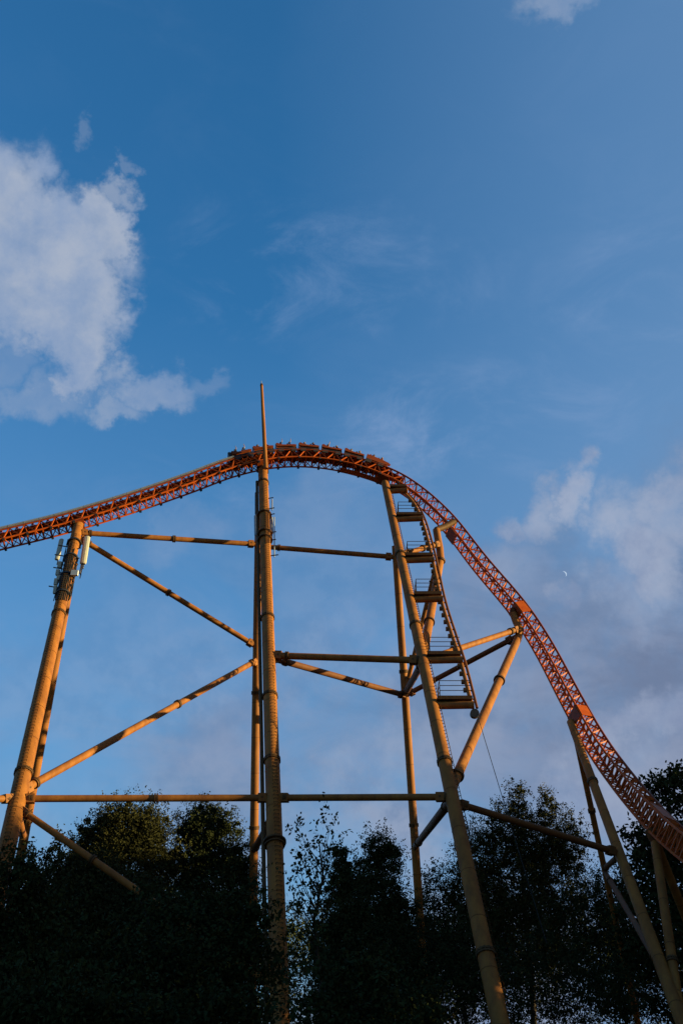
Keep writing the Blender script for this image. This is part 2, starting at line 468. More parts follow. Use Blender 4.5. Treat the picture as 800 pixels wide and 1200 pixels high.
T1 = tower('leaning ochre A-frame at far left carrying white phone antennas', N1[1])
leg_part(T1, N1, .44, .545, (720, 906), rungs=((.12, -1, 0), .06, .93, .30))
leg_part(T1, R1, .38, .40, (962,), mat='ochre')
cross(T1, on_leg(N1, 948), on_leg(R1, 982), .26, 'ochre')
T2 = tower('upright ochre A-frame under the train with a tall thin mast on top', N2[1])
l2 = leg_part(T2, N2, .46, .50, (566, 724, 816, 891), rungs=((.35, -1, 0), .05, .95, .30))
leg_part(T2, R2, .35, .40, (812, 970))
cross(T2, on_leg(N2, 958), on_leg(R2, 996), .28)
d2 = (N2[1] - N2[0]); e2 = d2 / np.linalg.norm(d2)
MB().tube([N2[0] + d2 * .04 + np.array([-.62, .2, 0]), N2[1] + np.array([-.74, .2, .3])], .13, 10).build('conduit', M['flange'], T2)
c = on_leg(N2, 987); m = MB(); ring(m, c, e2, .70, .05); ring(m, c + e2 * .22, e2, .62, .04); m.build('collar', M['flange'], T2)
m = MB(); a0 = N2[0] - e2 * .6                      # saddle that clasps the track from below
m.tube([a0, a0 + e2 * 1.2], [.36, .50], 16); m.box(a0 + np.array([0, .4, -.1]), (.5, 0, 0), (0, .9, 0), (0, 0, .14)); m.build('saddle', M['flange'], T2)
T3 = tower('leaning ochre A-frame at start of the drop with stepped platforms along its right', N3[1])
leg_part(T3, N3, .37, .45, (650, 733, 893, 1118), rungs=((1, -.35, 0), .03, .97, .33))
leg_part(T3, R3, .34, .37, (787, 967))
cross(T3, on_leg(N3, 775), on_leg(R3, 813), .27); cross(T3, on_leg(N3, 936), on_leg(R3, 992), .28)
T6 = tower('shaded slender A-frame holding the lower drop beside the trees at right', N6[1])
leg_part(T6, N6, .29, .38, (916,)); leg_part(T6, R6, .22, .26, (950,))
cross(T6, on_leg(N6, 1002), on_leg(R6, 1018), .2)
cross(T6, on_leg(R6, 1022), on_leg(N6, 1140), .2)
T7 = tower('short dark A-frame under the bottom of the drop at the right edge', N7[1])
leg_part(T7, N7, .27, .28, (1126,)); leg_part(T7, R7, .27, .29)
m = MB(); m.tube([at(760, 972, 65.6), at(770, 990, 65.5)], .34, 14); m.build('saddle', M['ochre_dull'], T7)

# bent tubular props that reach from the tall tower to the drop
P4 = [at(511, 621, 81.0), at(512.5, 630, 80.8), at(515, 643, 80.5), at(516, 655, 80.2), at(513, 672, 79.9)]
P4e = on_leg(N3, 772)
t4 = thing('support_strut', 'kinked ochre prop with flanged neck holding the upper drop', 'support strut', P4e, 'kinked props between tower and drop')
lg = MB().tube(P4 + [P4[-1] + (P4e - P4[-1]) * i / 5 for i in range(1, 6)], [.34] * 10, 24).build('leg', M['ochre'], t4)
for p, q in ((at(515.8, 657, 80.2), P4[-1]), (P4[-1] + (P4e - P4[-1]) * .62, P4e)):
    m = MB(); ring(m, p, q - p, .45, .1); m.build('flange_ring', M['flange'], lg)
MB().tube([at(511, 621, 81.0), at(521, 617, 81.6), at(532, 611, 82.0)], [.3, .3, .3], 16).build('neck', M['flange'], t4)  # neck coloured dark to paint in the shade under the track
q4 = at(510.5, 664, 80.3)
cross(t4, q4, on_leg(R3, 812), .21, 'ochre')
P5 = [at(601, 719, 79.9), at(604.5, 729, 79.7), at(609, 738, 79.4), at(606.5, 748, 79.2)]
P5e = on_leg(N3, 926)
t5 = thing('support_strut', 'long ochre prop slanting from low on the tower up to the middle of the drop', 'support strut', P5e, 'kinked props between tower and drop')
lg = MB().tube(P5 + [P5[-1] + (P5e - P5[-1]) * i / 6 for i in range(1, 7)], [.33] * 10, 24).build('leg', M['ochre'], t5)
for f in (.35, .93):
    p = P5[-1] + (P5e - P5[-1]) * f; m = MB(); ring(m, p, P5e - p, .45, .1); m.build('flange_ring', M['flange'], lg)
MB().tube([at(600, 716, 79.9), at(607, 713, 80.2), at(609, 709, 80.6)], .3, 16).build('neck', M['flange'], t5)  # dark colour again stands in for the track's shade on the neck


def brace(label, p, q, r, fl=(), mat='ochre'):
    t = thing('brace_pipe', label, 'brace', (p + q) / 2, 'tubular braces between the supports')
    n = 6; o = MB().tube([p + (q - p) * i / n for i in range(n + 1)], r, 20).build('pipe', M[mat], t)
    d = (q - p) / np.linalg.norm(q - p)
    for f in fl:
        c = p + (q - p) * f; m = MB(); ring(m, c - d * .07, d, r + .09, .05); ring(m, c + d * .07, d, r + .09, .05); m.build('flange_ring', M['flange'], t)
    s_, u_ = perp(d)                            # gusset plates where the pipe meets the column
    for c in (p + d * .72, q - d * .72):
        MB().box(c, d * .26, u_ * (r + .05), s_ * (r + .03)).build('gusset', M[mat], t); MB().tube([c - s_ * (r + .05), c + s_ * (r + .05)], .07, 8).build('pin', M['flange'], t)
    return t


L1 = on_leg
brace('topmost long level brace from antenna tower to central tower', L1(N1, 624), L1(R2, 638), .24, (.07, .52))
brace('topmost level brace between central tower and the platform tower', L1(R2, 640), L1(R3, 653), .24, (.15,))
brace('brace sloping down right from beside the antennas to mid height of central tower', L1(N1, 628), L1(R2, 758), .245, (.07, .5))
brace('brace sloping up right from foot of antenna tower to mid height of central tower', L1(N1, 928), L1(R2, 774), .25, (.045, .57))
brace('lowest long level brace in front of rounded tree crowns', L1(N1, 936), L1(N2, 935), .21, (.05, .53))
brace('lowest level brace between central and platform towers', L1(N2, 935), L1(N3, 934), .21, (.07, .97))
brace('short level brace leaving the picture at the left edge', at(-190, 938, 52), L1(N1, 936), .21, (.97,))
brace('brace sloping down from foot of antenna tower into dark foliage', L1(N1, 945), L1(N2, 1160), .195, (.05, .32))
brace('level brace at mid height between central and platform towers', L1(N2, 768), L1(N3, 774), .25, (.12, .97))
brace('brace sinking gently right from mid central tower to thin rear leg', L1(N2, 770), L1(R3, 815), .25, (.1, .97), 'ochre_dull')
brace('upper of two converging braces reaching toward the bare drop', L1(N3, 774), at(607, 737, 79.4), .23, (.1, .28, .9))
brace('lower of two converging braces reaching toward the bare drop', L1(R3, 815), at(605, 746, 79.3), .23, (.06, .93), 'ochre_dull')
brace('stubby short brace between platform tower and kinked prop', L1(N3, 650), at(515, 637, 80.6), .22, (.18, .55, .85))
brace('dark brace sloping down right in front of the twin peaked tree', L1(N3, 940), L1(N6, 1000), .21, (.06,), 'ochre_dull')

# mast on the central tower
mt = thing('mast', 'tall thin ochre mast rising above the train and central tower', 'mast', at(311.5, 549, 80.3))
MB().tube([at(311.5, 549, 80.3), at(309, 500, 80.3), at(306.6, 452, 80.3)], [.21, .18, .14], 14).build('pole', M['ochre'], mt)
MB().tube([at(306.6, 452, 80.3), at(306.5, 450, 80.3)], [.17, .13], 12).build('cap', M['flange'], mt)
MB().tube([at(306.5, 450, 80.3), at(306.3, 446.5, 80.3)], .035, 6).build('lightning_rod', M['grey'], mt)
MB().bar(at(311.5, 546, 80.3), at(309, 550, 81.6), .3).build('bracket', M['flange'], mt)

# ------------------------------------------------------------------ track
TW, TH = 1.32, 1.0
ctrl = [  # bearing of the near lower chord, its distance, and the way its open side faces
    (-460, 748, 69.5, (.16, -.95, .27)), (-300, 707, 71.7, (.16, -.95, .27)), (-150, 668, 74.0, (.16, -.95, .27)), (-70, 650, 75.0, (.16, -.95, .27)), (0, 632, 76.0, (.16, -.95, .27)), (75, 613.5, 77.1, (.16, -.95, .27)), (150, 591, 78.2, (.16, -.95, .27)), (225, 565.5, 79.4, (.16, -.95, .27)),
    (275, 547, 80.2, (.16, -.95, .26)), (325, 536.3, 81.0, (.16, -.95, .26)), (375, 536.5, 81.7, (.16, -.95, .26)), (425, 546.5, 82.2, (.16, -.95, .27)),
    (472, 567, 82.5, (.18, -.96, .15)), (518, 605, 82.1, (.22, -.95, .15)), (560, 657, 81.2, (.27, -.94, .18)), (603, 707, 79.6, (.30, -.92, .2)),
    (634, 753, 78.3, (.31, -.91, .25)), (666, 812, 75.8, (.32, -.86, .38)), (696, 864, 73.0, (.32, -.78, .5)), (730, 909, 69.5, (.35, -.62, .68)),
    (768, 950, 65.0, (.42, -.48, .76)), (800, 978, 61.5, (.40, -.42, .80)), (850, 1012, 56.0, (.36, -.38, .83)), (920, 1048, 49.0, (.3, -.35, .86)), (1080, 1080, 43.0, (.2, -.4, .88)), (1300, 1098, 38.0, (.1, -.5, .85)), (1600, 1080, 34.0, (.0, -.6, .8))]
CP = np.array([at(a, b, y) for a, b, y, _ in ctrl]); CS = np.array([s for *_, s in ctrl], float)


def catmull(A, n=40):
    out = []
    for i in range(len(A) - 1):
        p0, p1, p2, p3 = A[max(i - 1, 0)], A[i], A[i + 1], A[min(i + 2, len(A) - 1)]
        for k in range(n):
            t = k / n; out.append(.5 * ((2 * p1) + (p2 - p0) * t + (2 * p0 - 5 * p1 + 4 * p2 - p3) * t * t + (3 * p1 - p0 - 3 * p2 + p3) * t ** 3))
    return np.array(out + [A[-1]])


DP, DS = catmull(CP), catmull(CS)
for _ in range(60):                             # ease out survey jitter
    DP[1:-1] = .25 * DP[:-2] + .5 * DP[1:-1] + .25 * DP[2:]
ARC = np.concatenate([[0], np.cumsum(np.linalg.norm(np.diff(DP, axis=0), axis=1))])


def frame(s):
    p = np.array([np.interp(s, ARC, DP[:, k]) for k in range(3)])
    q0 = np.array([np.interp(s - .4, ARC, DP[:, k]) for k in range(3)]); q1 = np.array([np.interp(s + .4, ARC, DP[:, k]) for k in range(3)])
    T = (q1 - q0) / np.linalg.norm(q1 - q0)
    S = np.array([np.interp(s, ARC, DS[:, k]) for k in range(3)]); S = S - T * np.dot(S, T); S /= np.linalg.norm(S)
    return p, T, S, np.cross(S, T)


def s_at(px):                                   # distance along the track of a bearing
    xs = np.array([proj(p)[0] for p in DP]); return float(np.interp(px, xs, ARC))


TR = thing('coaster_track', 'orange box truss coaster track climbing, cresting and diving to the right', 'coaster track', (0, 82, 0))
END = ARC[-1] - .5; STEP = .68; NST = int(END / STEP)
FR = [frame(i * STEP) for i in range(NST + 1)]
corner = lambda f, a, b: f[0] - f[2] * TW * a + f[3] * TH * b
for nm, a, b, r, mat in (('running_rail', -.05, 1.0, .095, 'rail'), ('running_rail', 1.05, 1.0, .095, 'rail'), ('lower_chord', 0, 0, .085, 'orange'), ('lower_chord', 1, 0, .085, 'orange')):
    MB().tube([corner(f, a, b) for f in FR], r, 10).build(nm, M[mat], TR)
CREST = s_at(470)
st = MB(); dk = MB()
for i, f in enumerate(FR):
    n00, n10, n01, n11 = corner(f, 0, 0), corner(f, 1, 0), corner(f, 0, 1), corner(f, 1, 1)
    bar_part('cross_tie', n00, n10, .11, M['orange'], TR, f[1])
    st.bar(n10, n11, .08); st.bar(n01, n11, .09)
    if i < NST:
        g = FR[i + 1]; m00, m10, m01, m11 = [corner(g, *q) for q in ((0, 0), (1, 0), (0, 1), (1, 1))]
        if i % 2: bar_part('lacing_bar', n00 + f[2] * .04, m01 + f[2] * .04, .10, M['orange'], TR); st.bar(n10, m11, .075); st.bar(n01, m11, .06); st.bar(n00, m10, .055)
        else: bar_part('lacing_bar', n01 + f[2] * .04, m00 + f[2] * .04, .10, M['orange'], TR); st.bar(n11, m10, .075); st.bar(n11, m01, .06); st.bar(n10, m00, .055)
        if i % 2 == 0: bar_part('post', n00 + (n01 - n00) * .02, n01, .055, M['orange'], TR)
        else: pass
    if i % 3 == 1 and i * STEP < CREST:
        for a in (0, 1):
            c = corner(f, a, 0); dk.box(c - f[3] * .12, f[1] * .10, f[2] * .09, f[3] * .10)
    if i * STEP < CREST + 2:                     # hoist cable trough between the rails
        pass
st.build('lacing', M['orange'], TR, kind='stuff')
dk.build('splice_bolts', M['dark'], TR, kind='stuff')
m = MB(); k = 0
fr = [f for i, f in enumerate(FR) if i * STEP < CREST]
for a, b in zip(fr[:-1], fr[1:]): m.bar(corner(a, .5, .84), corner(b, .5, .84), .98, .05, a[2])
m.build('cable_tray', M['rail'], TR, kind='stuff')
m = MB(); m.tube([corner(f, .5, .72) for f in fr], .1, 8).build('cable_trough', M['flange'], TR)
m = MB(); fw = [f for i, f in enumerate(FR) if i * STEP < s_at(280)]
for a, b in zip(fw[:-1], fw[1:]):
    m.bar(a[0] + a[2] * .16 + a[3] * (TH + .14), b[0] + b[2] * .16 + b[3] * (TH + .14), .14, .05, a[2])
m.build('walkway', M['grey'], TR)
m = MB()
for i, f in enumerate(fw):
    if i % 2 == 0: m.bar(f[0] + f[2] * .2 + f[3] * (TH + .08), f[0] + f[2] * .2 + f[3] * (TH + .24), .03)
m.tube([f[0] + f[2] * .2 + f[3] * (TH + .24) for f in fw], .025, 6); m.build('kick_rail', M['grey'], TR)


def side_plate(px, n=1.25, bottom=True):
    s = s_at(px); f = frame(s); h = n / 2
    MB().box(f[0] + f[3] * TH / 2 + f[2] * .10, f[1] * h, f[3] * TH * .5, f[2] * .03).build('side_plate', M['orange'], TR)
    if bottom: MB().box(f[0] - f[2] * TW / 2 - f[3] * .10, f[1] * h, f[2] * TW * .52, f[3] * .03).build('saddle_plate', M['rail'], TR)


side_plate(607); side_plate(677.5); side_plate(768, 2.2, False); side_plate(90, .0001) if False else None
for px in (90, 308, 450, 532):
    f = frame(s_at(px)); MB().box(f[0] - f[2] * TW / 2 - f[3] * .12, f[1] * .6, f[2] * TW * .55, f[3] * .06).build('saddle_plate', M['rail'], TR)
m = MB(); s0, s1 = s_at(400), s_at(447)
for k in range(8):
    f = frame(s0 + (s1 - s0) * k / 8); g = frame(s0 + (s1 - s0) * (k + 1) / 8)
    m.bar(f[0] - f[2] * TW * .78 - f[3] * .14, g[0] - g[2] * TW * .78 - g[3] * .14, .6, .05, f[2])
m.build('underside_panel', M['orange'], TR)

# ------------------------------------------------------------------ hoist guide with platforms
GP = [(466, 572, 569), (476, 580, 578), (486, 592, 590), (494, 609, 607), (500.5, 630, 629), (506.5, 655, 655), (516.5, 702, 702), (528, 740, 740), (540, 777, 777), (553, 829, 829)]
gpt = [at(px, py, on_leg(N3, pl)[1]) for px, py, pl in GP]
gd = catmull(np.array(gpt), 8)
G = thing('cable_guide', 'curved ochre hoist guide rail stepping down beside the tower with railed platforms', 'cable guide', gpt[-1])
tg = MB().tube(gd, .15, 10).build('guide_rail', M['ochre'], G)
off = np.array([.34, .12, .0])
MB().tube(gd + off, .10, 8).build('guide_rail', M['ochre_dull'], G)
m = MB()
gl = np.concatenate([[0], np.cumsum(np.linalg.norm(np.diff(gd, axis=0), axis=1))])
k = 3.0
while k < gl[-1]:
    c = np.array([np.interp(k, gl, gd[:, j]) for j in range(3)]); m.bar(c, c + off, .09)
    m.box(c + np.array([-.2, -.02, 0]), (.13, 0, 0), (0, .12, 0), (0, 0, .14)); k += .92
m.build('roller_brackets', M['flange'], G, kind='stuff')
for (pyl, gx, gy, rail) in ((576, 476, 578, False), (609, 494, 609, True), (657, 507, 656, True), (703, 517, 702, True), (774, 540, 776, True), (827, 553, 829, True)):
    p = on_leg(N3, pyl); q = at(gx, gy, p[1]); q = np.array([q[0], p[1], p[2] - .05]); L = q[0] - p[0]
    pl = MB().box((p + q) / 2 + np.array([.15, .05, .44]), ((L - .3) / 2, 0, 0), (0, .42, 0), (0, 0, .05)).build('platform', M['grating'], G)
    MB().box((p + q) / 2 + np.array([.15, -.40, .48]), ((L - .3) / 2, 0, 0), (0, .03, 0), (0, 0, .12)).build('toe_board', M['flange'], pl)
    MB().tube([p, q + np.array([.1, 0, 0]) + np.array([0, -.3, 0])], .26, 16).build('arm', M['ochre'], pl)
    if rail:
        m = MB(); x0, x1 = p[0] + .5, q[0] - .05; y = p[1] - .38; z = p[2] + .5
        for x in (x0,): m.bar((x, y, z), (x, y, z + 1.15), .05)
        for zz in (.45, .8, 1.15): m.bar((x0, y, z + zz), (x1, y, z + zz), .04)
        for x in (x0,):
            m.bar((x, y + 1.1, z), (x, y + 1.1, z + 1.15), .05)
            for zz in (.45, .8, 1.15): m.bar((x, y, z + zz), (x, y + 1.1, z + zz), .035)
        m.build('railing', M['grating'], pl)
e = gpt[-1]
m = MB(); m.tube([e + np.array([.12, -.2, -.45]), e + np.array([.12, .2, -.45])], .30, 18); m.build('sheave', M['dark'], G)
w1 = at(640, 1105, 60.0); w1 = np.array([w1[0], w1[1], max(w1[2], .6)])
cb = MB().tube([e + np.array([.3, 0, -.5]), w1], .022, 6).build('hoist_cable', M['black'])
tag(cb, 'thin black hoist cable running down from the end of the guide rail', 'cable')

# ------------------------------------------------------------------ phone antennas
def panel_antenna(label, px0, py0, px1, py1, Y, w, mat='white', name='antenna', grp='phone antennas clamped to the towers'):
    a, b = at(px0, py0, Y), at(px1, py1, Y - .8 if Y < 79 else Y - .4)
    t = thing(name, label, 'antenna', (a + b) / 2, grp); d = (b - a) / np.linalg.norm(b - a)
    m = MB(); x = np.array([1, 0, 0.]); x = x - d * np.dot(x, d); x /= np.linalg.norm(x); y = np.cross(d, x)
    n = 10; vs = []
    prof = [(w / 2 * math.cos(k * 2 * math.pi / n), w * .32 * math.sin(k * 2 * math.pi / n)) for k in range(n)]
    for tt, sc in ((0, .75), (.03, 1), (.97, 1), (1, .75)):
        vs += [a + (b - a) * tt + x * u * sc + y * v * sc for u, v in prof]
    fs = [tuple(range(n)), tuple(range(4 * n - 1, 3 * n - 1, -1))] + [(i * n + k, (i + 1) * n + k, (i + 1) * n + (k + 1) % n, i * n + (k + 1) % n) for i in range(3) for k in range(n)]
    m.add(vs, fs); m.build('radome', M[mat], t)
    MB().tube([a + y * -.28 - d * .2, b + y * -.28 + d * .3], .045, 8).build('mounting_pole', M['grey'], t)
    for f in (.15, .85):
        c = a + (b - a) * f; MB().bar(c, c - y * .34, .09).build('clamp', M['dark'], t)
    return t


panel_antenna('slim white panel antenna left of the leaning tower, under the lift track', 72.5, 632, 67, 656, 77.0, .42)
panel_antenna('broad sunlit white panel antenna right of the leaning tower top', 102.4, 629, 97.5, 661, 77.0, .58)
panel_antenna('small white antenna below the broad panel on the leaning tower', 96.5, 661, 94, 672, 77.0, .22)
panel_antenna('dark slim panel antenna left of central tower, upper of two', 300, 577, 300, 603, 81.0, .22, 'dark')
panel_antenna('grey panel antenna left of central tower, lower of two', 300, 604, 300.4, 628, 80.6, .38, 'grey')
panel_antenna('grey panel antenna right of the central tower top', 318, 606, 318.5, 626, 80.6, .30, 'grey')
for i, (px, py, sx, sz, lab) in enumerate(((70.3, 662, .30, .55, 'topmost small white radio unit under the slim left antenna'), (68, 671, .28, .5, 'second white radio unit down on the left of the leaning tower'),
                                           (69.5, 677.5, .34, .4, 'third white radio unit down, nearest the leaning tower shaft'), (65.8, 682, .26, .55, 'fourth white radio unit down, outermost on the left'),
                                           (65, 691, .24, .7, 'lowest white radio unit left of the leaning tower'), (87.8, 671.5, .56, .46, 'square pale cabinet on the front of the leaning tower'))):
    Y = on_leg(N1, py)[1] - (.3 if i < 5 else .85); p = at(px, py, Y)
    t = thing('radio_unit', lab, 'radio unit', p, 'radio units on the leaning tower')
    m = MB(); m.box(p, (sx / 2, 0, 0), (0, .13, 0), (0, 0, sz / 2)); m.build('cabinet', M['white' if i < 5 else 'pale'], t)
    m = MB()
    for k in range(4): m.box(p + np.array([(-.36 + .24 * k) * sx, .16, 0]), (.02, 0, 0), (0, .04, 0), (0, 0, sz * .42))
    m.build('cooling_fins', M['grey'], t)
    MB().bar(p + np.array([0, .1, 0]), on_leg(N1, py) * .4 + p * .6, .07).build('bracket', M['dark'], t)
# clamps, outriggers and cable bundle around the leaning tower's head
t = thing('antenna_mount', 'black clamp rings, outriggers and cables around head of the leaning tower', 'antenna mount', on_leg(N1, 665))
ax1 = (N1[1] - N1[0]) / np.linalg.norm(N1[1] - N1[0])
for py in (637, 655, 677, 698):
    c = on_leg(N1, py); m = MB(); ring(m, c, ax1, .62, .09); m.build('clamp_ring', M['dark'], t)
for py, sx in ((642, -1.25), (653, -1.35), (668, -1.2), (690, -1.2), (645, .75), (657, .8), (672, .7), (688, .6)):
    c = on_leg(N1, py); MB().bar(c, c + np.array([sx, -.25, .12]), .075).build('outrigger', M['dark'], t)
random.seed(4); m = MB()
for k in range(9):
    an = -2.6 + k * .26; x = .58 * math.cos(an); y = .58 * math.sin(an); ps = []
    for py in range(634, 712, 6):
        c = on_leg(N1, py); ps.append(c + np.array([x + random.uniform(-.05, .05), y, 0]))
    m.tube(ps[random.randint(0, 3):], .035, 5)
for k in range(6):
    c = on_leg(N1, 660 + 7 * k); m.tube([c + np.array([.5, -.3, 0]), c + np.array([.8, -.4, -.3]), c + np.array([.62, -.4, -.7])], .04, 5)
m.build('cables', M['black'], t, kind='stuff')
t = thing('antenna_mount', 'steel frame of slim pipes and brackets right of central tower top', 'antenna mount', on_leg(N2, 610))
for px, y0, y1 in ((314, 584, 596), (319, 585, 598), (321.5, 606, 653), (316, 640, 653)):
    c0 = at(px, y0, 80.4); c1 = at(px, y1, 80.2); MB().tube([c0, c1], .05, 8).build('pipe', M['grey'], t)
for py, dx in ((585, .7), (597, .75), (604, .75), (625, .8), (634, .75), (652, .9)):
    c = on_leg(N2, py); MB().bar(c, c + np.array([dx + .2, -.3, 0]), .07).build('bracket', M['dark'], t)
for py in (604, 626, 633):
    c = on_leg(N2, py); m = MB(); ring(m, c, e2, .66, .05); m.build('clamp_ring', M['flange'], t)
for sx in (.0,):
    m = MB()
    for k in range(4):
        m.tube([on_leg(N2, 600) + np.array([.18 + .1 * k, -.58, 0]), on_leg(N2, 640) + np.array([.18 + .1 * k, -.6, 0])], .035, 5)
    m.build('cables', M['flange'], t, kind='stuff')

# ------------------------------------------------------------------ train
s_front, s_back = s_at(447), s_at(279)
NC = 7; PITCHL = (s_front - s_back) / NC; CL = PITCHL - .10
train = thing('coaster_train', 'seven car orange coaster train with riders tipping over the crest', 'coaster train', frame(s_at(360))[0])


def wheelset(x, y):
    m = MB(); m.tube([(x, y - .05, .16), (x, y + .05, .16)], .15, 14)
    return m


def make_car(first, last):
    c = MB(); h = CL / 2
    c.bbox(-h + .12, h - .12, -.42, .42, .2, .36)
    car = c.mesh('car'); car.materials.append(M['cardark']); car = bpy.data.objects.new('car', car); COL.objects.link(car)
    for sy in (-1, 1):                          # side shell: low sill, swept line, raised shoulder behind the rear seat
        if first: prof = [(-h, .34), (-h, .78), (-h + .3, 1.04), (-h + .55, .92), (h - .5, .84), (h + .25, .72), (h + .55, .55), (h + .5, .38), (h - .1, .28)]
        else: prof = [(-h + .05, .62), (-h - .05, .95), (-h + .10, 1.10), (-h + .32, .98), (-h + .6, .82), (0, .79), (h - .2, .80), (h + .02, .74), (h, .58), (h - .3, .54)]
        y = sy * .70; m = MB(); m.prism(prof, y - .05, y + .05); m.local('side_panel', M['car'], car)
        m = MB(); yo, yi = sy * .68, sy * .44         # undercut flank that leans in toward the chassis
        m.add([(-h + .10, yi, .36), (h - .12, yi, .36), (h - .04, yo, .70), (-h + .02, yo, .70), (-h + .10, yi - sy * .03, .36), (h - .12, yi - sy * .03, .36), (h - .04, yo - sy * .03, .70), (-h + .02, yo - sy * .03, .70)],
              [(0, 1, 2, 3), (7, 6, 5, 4), (0, 4, 5, 1), (2, 6, 7, 3), (1, 5, 6, 2), (0, 3, 7, 4)]); m.local('flank', M['car'], car)
    m = MB(); m.bbox(-h + .03, h - .03, -.66, .66, .34, .42); m.local('floor', M['cardark'], car)
    m = MB(); m.prism([(-h, .40), (-h - .05, 1.05), (-h + .06, 1.10), (-h + .1, .40)], -.64, .64); m.local('back_panel', M['car'], car)
    if first:
        m = MB(); n = 9; rows = []
        for i, (x, zt, wd) in enumerate(((h - .45, .82, .66), (h - .05, .80, .64), (h + .3, .68, .5), (h + .55, .5, .22))):
            rows.append([(x, wd * math.sin((k / (n - 1) - .5) * math.pi), .36 + (zt - .36) * math.cos((k / (n - 1) - .5) * math.pi) ** .6 if 0 < k < n - 1 else .36) for k in range(n)])
        vs = [q for r_ in rows for q in r_]; fs = [(i * n + k, (i + 1) * n + k, (i + 1) * n + k + 1, i * n + k + 1) for i in range(3) for k in range(n - 1)] + [tuple(3 * n + k for k in range(n))]
        m.add(vs, fs, True); m.local('nose', M['car'], car)
    if last:
        m = MB(); m.prism([(-h - .06, .25), (-h - .35, .35), (-h - .3, 1.15), (-h - .06, 1.2)], -.6, .6); m.local('tail', M['cardark'], car)
    for x in (-.34, .52):
        for y in (-.33, .33):
            m = MB(); m.prism([(x - .28, .46), (x - .40, 1.12), (x - .26, 1.16), (x - .16, .66), (x + .18, .62), (x + .2, .46)], y - .25, y + .25); m.local('seat', M['seat'], car)
            m = MB(); m.tube([(x + .45, y, .45), (x + .34, y, .78), (x + .12, y, .82)], .035, 8); m.tube([(x + .14, y - .18, .82), (x + .14, y + .18, .82)], .05, 8); m.local('lap_bar', M['grey'], car)
    for x in (-h + .35, h - .35):
        for y in (-.68, .68):
            m = MB(); m.tube([(x - .17, y - .06, .17), (x - .17, y + .06, .17)], .13, 12); m.tube([(x + .17, y - .06, .17), (x + .17, y + .06, .17)], .13, 12)
            m.tube([(x, y, -.17), (x, y + .01, -.17 + .01)], .02, 4); m.tube([(x - .05, y - .05, -.2), (x - .05, y + .05, -.2)], .08, 10); m.local('wheels', M['rubber'], car)
            m = MB(); sg = 1 if y > 0 else -1; m.bbox(x - .26, x + .26, y + sg * .08, y + sg * .13, -.22, .26); m.local('bogie', M['cardark'], car)
    return car


def copy_car(src):
    c = src.copy(); COL.objects.link(c)
    for ch in src.children:
        d = ch.copy(); COL.objects.link(d); d.parent = c
    return c


def car_frame(i):
    f = frame(s_front - PITCHL * (i + .5)); o = f[0] + f[3] * (TH - .06) - f[2] * TW / 2
    return o, f
cars = []
mid = make_car(False, False)
for i in range(NC):
    c_ = make_car(True, False) if i == 0 else make_car(False, True) if i == NC - 1 else (mid if i == 1 else copy_car(mid))
    o, f = car_frame(i); rot = Matrix((Vector(f[1]), Vector(-f[2]), Vector(f[3]))).transposed()
    c_.parent = train; c_.location = o - WPOS[train.name]; c_.rotation_mode = 'QUATERNION'; c_.rotation_quaternion = rot.to_quaternion()
    cars.append((o, f, rot))
    if i in (0, NC - 1): c_['label'] = 'front car with pointed nose' if i == 0 else 'rear car with dark tail'


